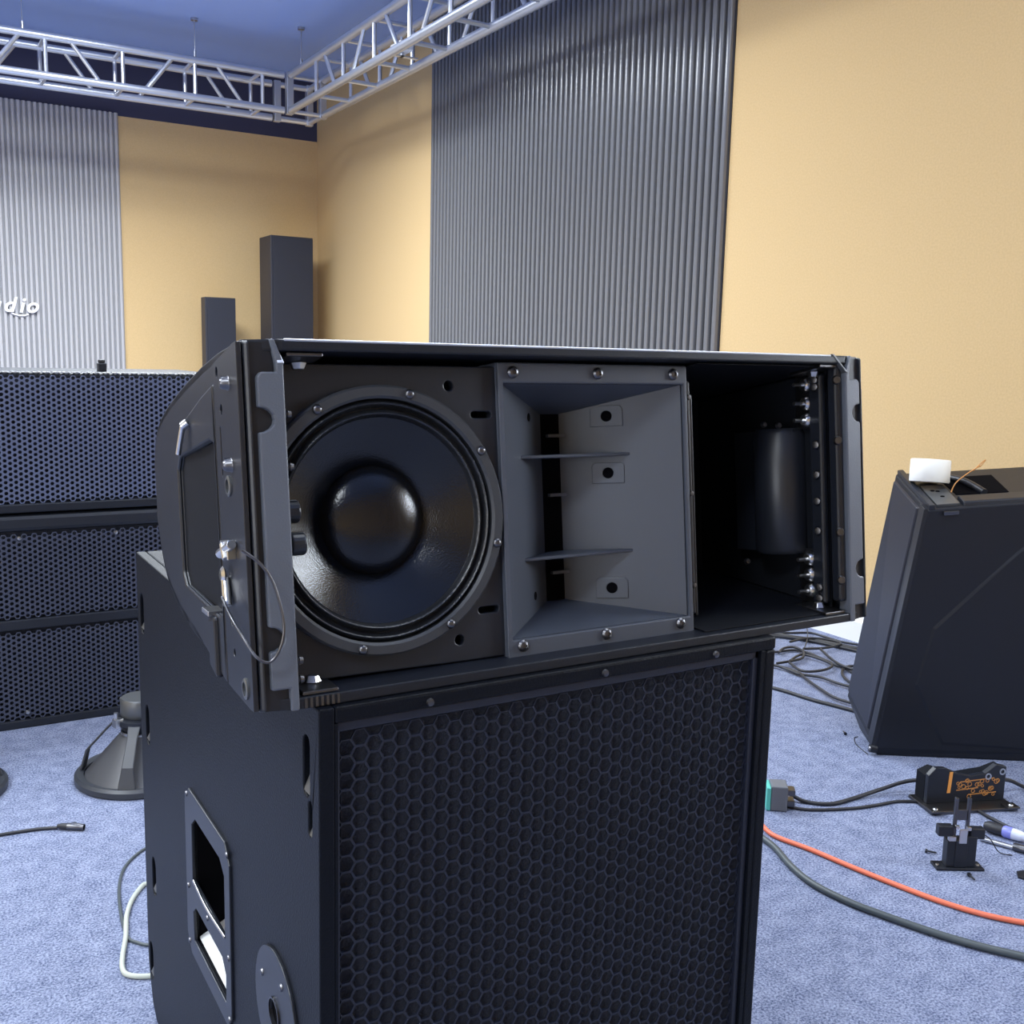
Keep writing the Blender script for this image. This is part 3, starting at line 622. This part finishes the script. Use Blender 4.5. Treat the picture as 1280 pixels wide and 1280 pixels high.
# ================================================================ LINE ARRAY CABINET STANDING ON END (right)
K = thing('line_array_speaker', 'black line array cabinet standing on end at right with a tape roll on top', 'speaker', (2.71, 2.156, 0))
O0 = Vector((2.71, 2.156, 0))
Ab, At = Vector((2.71, 2.156, 0)), Vector((2.80, 2.097, .827))
Bb, Bt = Vector((2.885, 2.43, .0)), Vector((3.02, 2.405, .9))
D2 = Vector((.838, -.546, 0))
A2b, A2t = Ab+D2*.60, Vector((3.20, 1.835, .878)); B2b, B2t = Bb+D2*.60, Vector((3.44, 2.12, .945))
def L_(p): return Vector(p)-O0
def lerp(a, b_, t_): return a*(1-t_)+b_*t_
m = MB(); v = [Ab, A2b, B2b, Bb, At, A2t, B2t, Bt]
# chamfer the bottom back-left corner by lifting with a mid ring
v = [L_(p) for p in v]; m.hexa([v[0]+Vector((0, 0, .03)), v[1]+Vector((0, 0, .03)), v[2]+Vector((0, 0, .1)), v[3]+Vector((0, 0, .1)), v[4], v[5], v[6], v[7]])
m.hexa([v[0]+Vector((.015, .0, 0)), v[1], v[2]-D2*.03*0+Vector((-.03, -.06, 0)), v[3]+Vector((-.02, -.085, 0)), v[0]+Vector((0, 0, .03)), v[1]+Vector((0, 0, .03)), v[2]+Vector((0, 0, .1)), v[3]+Vector((0, 0, .1))])
bmesh.ops.remove_doubles(m.bm, verts=m.bm.verts[:], dist=.0005)
m.build('cabinet', M_box, K, bevel=.006)
def onface(a, b_, c_, d_, s_, t_, off, n): return lerp(lerp(a, b_, s_), lerp(d_, c_, s_), t_)+n*off
nP = (A2b-Ab).cross(At-Ab).normalized()
if nP.y > 0: nP = -nP
m = MB(); q = [L_(onface(Ab, A2b, A2t, At, s_, t_, .004, nP)) for s_, t_ in ((.16, .30), (.36, .07), (.97, .05), (.97, .97), (.62, .80), (.20, .52))]
q2 = [L_(onface(Ab, A2b, A2t, At, s_, t_, -.004, nP)) for s_, t_ in ((.13, .29), (.35, .045), (.985, .03), (.985, .98), (.62, .83), (.17, .54))]
a = [m.bm.verts.new(p) for p in q]; b_ = [m.bm.verts.new(p) for p in q2]; m.bm.faces.new(a)
for k in range(6): m.bm.faces.new((a[k], a[(k+1) % 6], b_[(k+1) % 6], b_[k]))
m.build('raised_panel', M_box, K)
# grille on the narrow front, flange strip between grille and panel
nG = (At-Ab).cross(Bb-Ab).normalized()
if nG.x > 0: nG = -nG
def F_(s_, t_, off): return L_(onface(Ab+Vector((0, 0, .03)), Bb+Vector((0, 0, .1)), Bt, At, s_, t_, off, nG))
m = MB(); m.hexa([F_(.20, .02, -.004), F_(.97, .02, -.004), F_(.97, .98, -.004), F_(.20, .98, -.004), F_(.22, .03, .008), F_(.95, .03, .008), F_(.95, .97, .008), F_(.22, .97, .008)]); m.build('grille', M_foam2 if False else M_grip, K, bevel=.003)
m = MB(); m.hexa([F_(.005, .0, -.004), F_(.14, .0, -.004), F_(.14, 1., -.004), F_(.005, 1., -.004), F_(.005, .0, .010), F_(.14, .0, .010), F_(.14, 1., .010), F_(.005, 1., .010)]); fl = m.build('rigging_rail', M_plate, K, bevel=.002)
for k in range(14):
    t_ = .66+k*.024; MB().lathe([(0, .004), (.005, .003), (.006, 0)], F_(.165, t_, .0), nG, 8).build('bolt', M_dsteel, K, smooth=40)
# top: rigging plates and handle recess
tn = (A2t-At).cross(Bt-At).normalized()
if tn.z < 0: tn = -tn
def T_(s_, t_, off): return L_(onface(At, A2t, B2t, Bt, s_, t_, off, tn))     # s along panel, t to the back
m = MB(); m.hexa([T_(.01, .0, -.003), T_(.05, .0, -.003), T_(.05, 1, -.003), T_(.01, 1, -.003), T_(.01, .0, .014), T_(.05, .0, .014), T_(.05, 1, .014), T_(.01, 1, .014)]); m.build('end_rail', M_plas, K, bevel=.003)
m = MB(); m.hexa([T_(.07, .05, -.003), T_(.22, .05, -.003), T_(.22, .55, -.003), T_(.07, .55, -.003), T_(.07, .05, .008), T_(.22, .05, .008), T_(.22, .55, .008), T_(.07, .55, .008)]); ep = m.build('rigging_plate', M_mag, K, bevel=.001)
for s_, t_ in ((.12, .40), (.15, .38), (.15, .24)): MB().lathe([(0, .0008), (.007, .0008), (.007, 0), (0, 0)], T_(s_, t_, .008), tn, 14).build('plate_hole', M_hole, ep)
m = MB(); m.hexa([T_(.26, .32, -.004), T_(.60, .30, -.004), T_(.60, .80, -.004), T_(.24, .80, -.004), T_(.26, .32, .001), T_(.60, .30, .001), T_(.60, .80, .001), T_(.24, .80, .001)]); m.build('handle_recess', M_hole, K)
m = MB(); m.tube([T_(.25, .85, .0), T_(.36, .60, .012), T_(.44, .30, .004)], .012, 10); m.build('handle_grip', M_plas, K, smooth=60)
m = MB(); m.hexa([T_(.24, .02, -.003), T_(.98, .02, -.003), T_(.98, .22, -.003), T_(.24, .22, -.003), T_(.24, .04, .014), T_(.97, .04, .010), T_(.97, .20, .010), T_(.24, .20, .014)]); m.build('bezel_edge', M_plas, K, bevel=.004)
m = MB(); m.hexa([T_(.10, -.03, -.02), T_(.20, -.03, -.02), T_(.20, .03, -.02), T_(.10, .03, -.02), T_(.10, -.03, -.008), T_(.20, -.03, -.008), T_(.20, .03, -.008), T_(.10, .03, -.008)]); m.build('latch', M_dsteel, K, bevel=.001)
m = MB(); m.cyl(F_(.02, -.01, .012), F_(.02, -.01, -.01), .014, 16); m.build('rubber_foot', M_plate, K, smooth=40)
MB().lathe([(0, .004), (.005, .003), (.006, 0)], F_(.02, -.01, .012), nG, 10).build('foot_bolt', M_steel, K, smooth=40)
# tape roll and loose wire on top
tp = T_(.13, .55, .02)+O0
tz = tp.z-.004
t = thing('tape_roll', 'white paper tape roll lying on top of the upright cabinet at right', 'tape roll', (tp.x, tp.y, tz+.004), (math.radians(-4), math.radians(5.5), 0))
m = MB(); m.lathe([(.036, 0), (.062, 0), (.064, .003), (.064, .073), (.062, .076), (.036, .076)], (0, 0, 0), (0, 0, 1), 48, True); m.build('paper_wrap', M_tape, t, smooth=40)
m = MB(); m.lathe([(.033, .001), (.0362, .001), (.0362, .075), (.033, .075)], (0, 0, 0), (0, 0, 1), 40, True); m.build('cardboard_core', mat('cardboard', (.45, .33, .2), .8), t, smooth=40)
q = T_(.22, .30, .012)+O0
m = MB(); m.tube([q, q+Vector((.02, .0, .03)), q+Vector((.06, -.01, .06)), q+Vector((.11, -.02, .085))], .0018, 8); m.tube([q+Vector((.085, -.015, .07)), q+Vector((.115, -.02, .095)), q+Vector((.13, -.025, .105)), q+Vector((.11, -.02, .082))], .0016, 8)
tag(m.build('loose_wire', M_gold, None, smooth=60, origin=tuple(q)), 'thin brown wire end curling up in front of the tape roll', 'wire')

# ================================================================ CABLES ON THE CARPET
def cable(name, label, pts, r, m_, cat='cable', group=None, z=None):
    P = [(p[0], p[1], (z if z is not None else r)+(p[2] if len(p) > 2 else 0)) for p in pts]
    mb = MB(); mb.tube(P, r, 10, 8)
    o = mb.build(name, m_, None, smooth=60, origin=(P[0][0], P[0][1], 0)); return tag(o, label, cat, group)
cable('power_cable', 'orange cable crossing the carpet at lower right', [(2.02, 1.99), (1.990, 1.915), (1.986, 1.867), (2.012, 1.774), (2.035, 1.653), (2.061, 1.539), (2.09, 1.436), (2.131, 1.347), (2.187, 1.274), (2.24, 1.22)], .0065, M_ocab)
cable('power_cable', 'thick grey-green cable curving across the carpet below the orange one', [(1.965, 2.02), (1.955, 1.961), (1.944, 1.886), (1.932, 1.825), (1.894, 1.728), (1.877, 1.638), (1.888, 1.539), (1.915, 1.453), (1.951, 1.36), (1.992, 1.278), (2.053, 1.187), (2.12, 1.10)], .0085, M_gcab)
cable('speaker_cable', 'pale cable bent in a loop beside the subwoofer at left', [(.52, 2.46), (.456, 2.418), (.439, 2.41), (.405, 2.354), (.381, 2.288), (.364, 2.205), (.344, 2.13), (.336, 2.086), (.341, 2.057), (.372, 2.034), (.43, 2.02), (.50, 2.03)], .0055, M_wcab)
cable('speaker_cable', 'thin dark cable looping behind the pale one beside the subwoofer', [(.56, 2.63), (.503, 2.611), (.462, 2.584), (.417, 2.519), (.389, 2.424), (.371, 2.294), (.368, 2.203), (.382, 2.171), (.407, 2.147), (.47, 2.13)], .0036, M_gcab, z=.0036)
xl = thing('microphone_cable', 'black microphone cable with metal plug end lying on carpet at left', 'cable', (.305, 2.829, 0))
m = MB(); m.tube([Vector((x, y, .0045))-Vector((.305, 2.829, 0)) for x, y in ((-.2, 2.80), (0, 2.84), (.14, 2.854), (.169, 2.855), (.225, 2.85), (.273, 2.841), (.305, 2.829))], .0045, 10); m.build('lead', M_cabl, xl, smooth=60)
dx = Vector((.062, -.040, 0)).normalized()
m = MB(); m.lathe([(0, 0), (.005, 0), (.008, .012), (.009, .03), (0, .03)], (0, 0, .0095), dx, 20); m.build('boot', M_cabl, xl, smooth=40)
m = MB(); m.lathe([(0, .028), (.0095, .028), (.0095, .058), (.0085, .06), (.0085, .072), (.007, .072), (.007, .062), (0, .062)], (0, 0, .0095), dx, 24); m.build('plug_shell', M_dsteel, xl, smooth=40)
m = MB(); m.box((-.006, -.003, .0), (.006, .003, .003), Matrix.Translation(dx*.045+Vector((0, 0, .018)))); m.build('release_tab', M_steel, xl)
bl = dict(
 c1=[(3.50, 3.49), (3.548, 3.438), (3.598, 3.396), (3.687, 3.353), (3.698, 3.271), (3.701, 3.178), (3.729, 3.116), (3.755, 3.057)],
 c2=[(3.46, 3.45), (3.506, 3.39), (3.541, 3.313), (3.59, 3.24), (3.617, 3.17), (3.633, 3.123), (3.659, 3.055), (3.695, 3.007)],
 c3=[(3.43, 3.42), (3.479, 3.369), (3.543, 3.288), (3.585, 3.194), (3.608, 3.111), (3.631, 3.03), (3.638, 2.959)],
 c4=[(3.25, 3.20), (3.287, 3.176), (3.383, 3.16), (3.405, 3.103), (3.396, 3.019), (3.377, 2.928), (3.369, 2.85), (3.321, 2.717)],
 c5=[(3.481, 2.849), (3.394, 2.872), (3.312, 2.825), (3.258, 2.761), (3.236, 2.697), (3.252, 2.658), (3.29, 2.62)],
 c6=[(3.10, 3.08), (3.128, 3.017), (3.131, 2.941), (3.131, 2.882), (3.175, 2.815), (3.178, 2.726), (3.204, 2.621), (3.22, 2.58)],
 c7=[(3.09, 3.07), (3.123, 3.013), (3.14, 2.91), (3.102, 2.826), (3.054, 2.703), (3.024, 2.597), (3.042, 2.499)],
 c8=[(2.89, 2.86), (2.913, 2.81), (2.928, 2.743), (2.942, 2.644), (2.967, 2.559), (2.99, 2.475)],
 c9=[(3.202, 3.015), (3.161, 2.906), (3.217, 2.872), (3.297, 2.879), (3.347, 2.916), (3.362, 3.007), (3.339, 3.076), (3.225, 3.032)],
 c10=[(3.14, 3.025), (3.23, 3.022), (3.302, 3.036), (3.377, 3.102), (3.393, 3.17), (3.339, 3.181), (3.267, 3.141)],
 c11=[(3.408, 3.132), (3.486, 3.101), (3.571, 3.098), (3.639, 3.128), (3.621, 3.2), (3.558, 3.248), (3.439, 3.241)],
 c12=[(3.469, 3.087), (3.397, 2.961), (3.36, 2.861), (3.368, 2.757)])
bl_lab = dict(
 c1='thin black cable lying nearest the white skirting', c2='thick black cable second from the white skirting', c3='black cable third from the white skirting',
 c4='black cable bending from the tangle toward the upright cabinet', c5='black cable loop tucked against the upright cabinet side', c6='black cable running straight from the tangle to the cabinet',
 c7='black cable sweeping in a curve below the tangle', c8='black cable lying apart, nearest the subwoofer', c9='black cable coiled in a wide loop in the tangle',
 c10='black cable in a tight loop at the tangle\'s left', c11='black cable loop close behind the other coils near skirting', c12='short black cable crossing the tangle diagonally')
for k, P in bl.items():
    r = {'c2': .010, 'c3': .007, 'c8': .007, 'c1': .005}.get(k, .0055)
    i = list(bl).index(k)
    cable('speaker_cable', bl_lab[k], P, r, M_cabl, group='black cables tangled by the skirting', z=r+(.0 if k in ('c1', 'c2', 'c8') else .0015*i))
cable('black_cord', 'thin black cord rising from the tangle toward the skirting', [(3.387, 3.112), (3.509, 3.207), (3.628, 3.314), (3.757, 3.444)], .0028, M_cabl, z=.02)
cable('crossover_lead', 'upper black lead from the grey plug to the crossover board', [(2.15, 2.035, .03), (2.191, 2.045, .02), (2.226, 1.998), (2.284, 1.951), (2.372, 1.947), (2.475, 1.937, .01), (2.555, 1.91, .03), (2.60, 1.865, .045)], .006, M_cabl)
cable('crossover_lead', 'lower black lead from the grey plug to the crossover board', [(2.155, 2.004), (2.198, 1.955), (2.307, 1.906), (2.394, 1.885), (2.477, 1.872), (2.54, 1.835)], .0045, M_cabl)
cable('crossover_lead', 'black lead leaving the right end of the crossover board', [(2.76, 1.775, .05), (2.85, 1.765, .03), (2.918, 1.745), (3.0, 1.70)], .006, M_cabl)
cable('crossover_lead', 'black lead running past the screwdriver from the crossover board', [(2.665, 1.79), (2.629, 1.70), (2.619, 1.645), (2.608, 1.551), (2.60, 1.50)], .005, M_cabl)
cable('thin_wire', 'fine black wire at the lower left foot of the upright cabinet', [(2.701, 2.172), (2.735, 2.248), (2.777, 2.295), (2.80, 2.30)], .0015, M_cabl, cat='wire')
cable('thin_wire', 'fine black wire hanging from the black clamp bracket', [(2.36, 1.53, .08), (2.41, 1.53, .05), (2.44, 1.52, .01), (2.475, 1.505)], .0015, M_cabl, cat='wire')

# ================================================================ TOOLS AND PARTS ON THE CARPET
pl = thing('cable_plug', 'grey plug with a green face lying beside the subwoofer edge', 'plug', (2.13, 2.02, 0), (0, 0, math.radians(-38)))
MB().box((-.02, -.03, .0), (.028, .03, .075)).build('body', mat('grey_plug_plastic', (.12, .13, .15), .5), pl, bevel=.004)
MB().box((-.032, -.031, .002), (-.020, .031, .070)).build('green_face', M_grn, pl, bevel=.002)
m = MB(); m.box((.028, -.018, .045), (.05, .018, .062)); m.box((.028, -.018, .012), (.05, .018, .030)); m.build('clamp', M_dsteel, pl, bevel=.002)
# crossover board
X = thing('crossover_board', 'black crossover board with orange strip and copper print on the carpet', 'crossover', (2.547, 1.826, 0), (0, 0, math.atan2(-.36, .93)))
m = MB(); m.box((-.03, -.075, 0), (.245, .05, .010)); m.build('base_plate', M_dsteel, X, bevel=.002)
for x in (-.015, .225):
    m = MB(); m.box((x-.02, -.085, .010), (x+.02, -.05, .016)); ft = m.build('mounting_foot', M_dsteel, X, bevel=.002)
    MB().lathe([(0, .004), (.006, .003), (.008, 0)], (x, -.068, .016), (0, 0, 1), 12).build('foot_screw', M_steel, ft, smooth=40)
m = MB(); face_o = [(-.012, .010), (.238, .010), (.238, .112), (.205, .120), (.170, .094), (.125, .088), (.075, .100), (.040, .116), (.010, .118), (-.012, .095)]
m.prism(face_o, (0, .0, 0), (1, 0, 0), (0, 0, 1), .018); m.build('board', M_plate, X, bevel=.002)
m = MB(); m.prism([(-.012, .010), (.238, .010), (.238, .104), (.19, .088), (.1, .078), (.02, .104), (-.012, .09)], (0, .045, 0), (1, 0, 0), (0, 0, 1), .044); m.build('coil_block', M_in, X)
m = MB(); m.prism([(.050, .040), (.060, .040), (.064, .104), (.054, .104)], (0, -.018, 0), (1, 0, 0), (0, 0, 1), .002); m.build('orange_strip', M_orng, X)
rnd = random.Random(3)
for i in range(26):
    x = .082+rnd.random()*.135; z = .024+rnd.random()*.052; r_ = .003+rnd.random()*.003
    m = MB(); m.lathe([(r_, 0), (r_+.0016, 0), (r_+.0016, .0012), (r_, .0012)], (x, -.018, z), (0, -1, 0), 10, True); m.build('printed_pad', M_gold, X)
for (x0, z0, x1, z1) in ((.09, .07, .20, .078), (.08, .045, .15, .05), (.12, .03, .21, .034)):
    m = MB(); m.hexa([(x0, -.0185, z0), (x1, -.0185, z1), (x1, -.0175, z1), (x0, -.0175, z0), (x0, -.0185, z0+.003), (x1, -.0185, z1+.003), (x1, -.0175, z1+.003), (x0, -.0175, z0+.003)]); m.build('copper_trace', M_gold, X)
for x, z in ((.225, .098), (.18, .085)):
    m = MB(); m.lathe([(.006, 0), (.010, 0), (.010, .002), (.006, .002)], (x, -.018, z), (0, -1, 0), 16, True); m.build('eyelet', M_steel, X)
# clamp bracket
B = thing('clamp_bracket', 'small black metal clamp bracket standing upright on the carpet', 'bracket', (2.288, 1.535, 0), (0, 0, math.atan2(-.50, .86)))
m = MB(); m.box((-.062, -.022, 0), (.062, .022, .007)); m.build('base', M_plate, B, bevel=.002)
for s in (-1, 1):
    MB().lathe([(0, .003), (.004, .002), (.005, 0)], (s*.052, 0, .007), (0, 0, 1), 10).build('screw', M_steel, B, smooth=40)
m = MB(); m.box((-.036, -.014, .007), (-.014, .014, .078)); m.box((.012, -.014, .007), (.040, .014, .090)); m.build('body', M_plate, B, bevel=.002)
m = MB(); m.box((-.016, -.017, .007), (.016, .017, .080)); m.build('channel', M_plate, B, bevel=.002)
m = MB(); m.box((-.060, -.012, .088), (-.022, .012, .116)); m.box((.022, -.012, .082), (.060, .012, .110)); m.build('cross_arm', M_plate, B, bevel=.003)
m = MB(); m.box((-.010, -.020, .074), (.010, -.016, .112)); m.build('bright_slide', M_steel, B, bevel=.001)
m = MB(); m.box((-.020, -.006, .080), (-.013, .006, .190)); m.box((.013, -.006, .080), (.020, .006, .190)); m.box((-.013, -.004, .13), (.013, .004, .158)); m.build('upright', M_dsteel, B, bevel=.0015)
m = MB(); m.box((-.034, -.016, .078), (-.016, -.004, .090)); m.box((-.02, -.018, .112), (-.010, -.008, .120)); m.box((.010, -.018, .108), (.02, -.008, .117)); m.build('bright_edge', M_steel, B, bevel=.001)
# screwdriver, rod, screws, plate
dS = Vector((.03, -.10, 0)).normalized()
S = thing('screwdriver', 'screwdriver with black and violet handle at the right picture edge', 'screwdriver', (2.54, 1.635, 0))
zc = Vector((0, 0, .017))
m = MB(); m.lathe([(0, 0), (.010, .002), (.015, .012), (.016, .04), (.013, .052), (0, .052)], zc, dS, 16); m.build('grip', M_cabl, S, smooth=40)
m = MB(); m.lathe([(0, .05), (.013, .05), (.0165, .056), (.0165, .075), (0, .075)], zc, dS, 16); m.build('violet_band', M_blue, S, smooth=40)
m = MB(); m.lathe([(0, .074), (.0160, .074), (.015, .095), (.010, .112), (.005, .118), (0, .118)], zc, dS, 16); m.build('pale_cap', M_clear, S, smooth=40)
m = MB(); m.cyl(zc+dS*.116, zc+dS*.22, .003, 10); m.build('shaft', M_steel, S, smooth=40)
R_ = thing('metal_rod', 'bright steel pin lying on the carpet beside the screwdriver', 'pin', (2.475, 1.60, 0))
dR = Vector((.04, -.10, 0)).normalized()
m = MB(); m.cyl(Vector((0, 0, .008)), Vector((0, 0, .008))+dR*.085, .006, 12); m.build('shank', M_steel, R_, smooth=40)
m = MB(); m.lathe([(0, .083), (.010, .083), (.011, .090), (.011, .118), (.008, .124), (0, .124)], Vector((0, 0, .011)), dR, 14); m.build('collar', M_dsteel, R_, smooth=40)
def screw(x, y, rz, label):
    m = MB(); d = Vector((math.cos(rz), math.sin(rz), 0)); o0 = Vector((x, y, .0055))
    m.lathe([(0, 0), (.0055, .0), (.0055, .005), (.0025, .006), (.0025, .026), (0, .03)], o0, d, 12)
    tag(m.build('loose_screw', M_plate, None, smooth=35, origin=(x, y, 0)), label, 'screw', 'loose black screws on the carpet')
screw(2.283, 1.628, -1.0, 'small black screw lying just left of the clamp bracket')
screw(2.272, 1.490, -2.0, 'small black screw lying on the carpet before the clamp bracket')
screw(2.775, 2.332, 1.0, 'tiny black screw lying left of the upright cabinet')
P_ = MB(); P_.plate([(-.04, -.028), (.06, -.028), (.06, .028), (-.03, .028), (-.05, 0)], [circ(-.02, 0, .006, 14)], (2.415, 1.395, 0), (.35, -.93, 0), (.93, .35, 0), .006)
tag(P_.build('metal_plate', M_plate, None, bevel=.001, origin=(2.415, 1.395, 0)), 'small black metal plate with a hole at the right picture edge', 'plate')
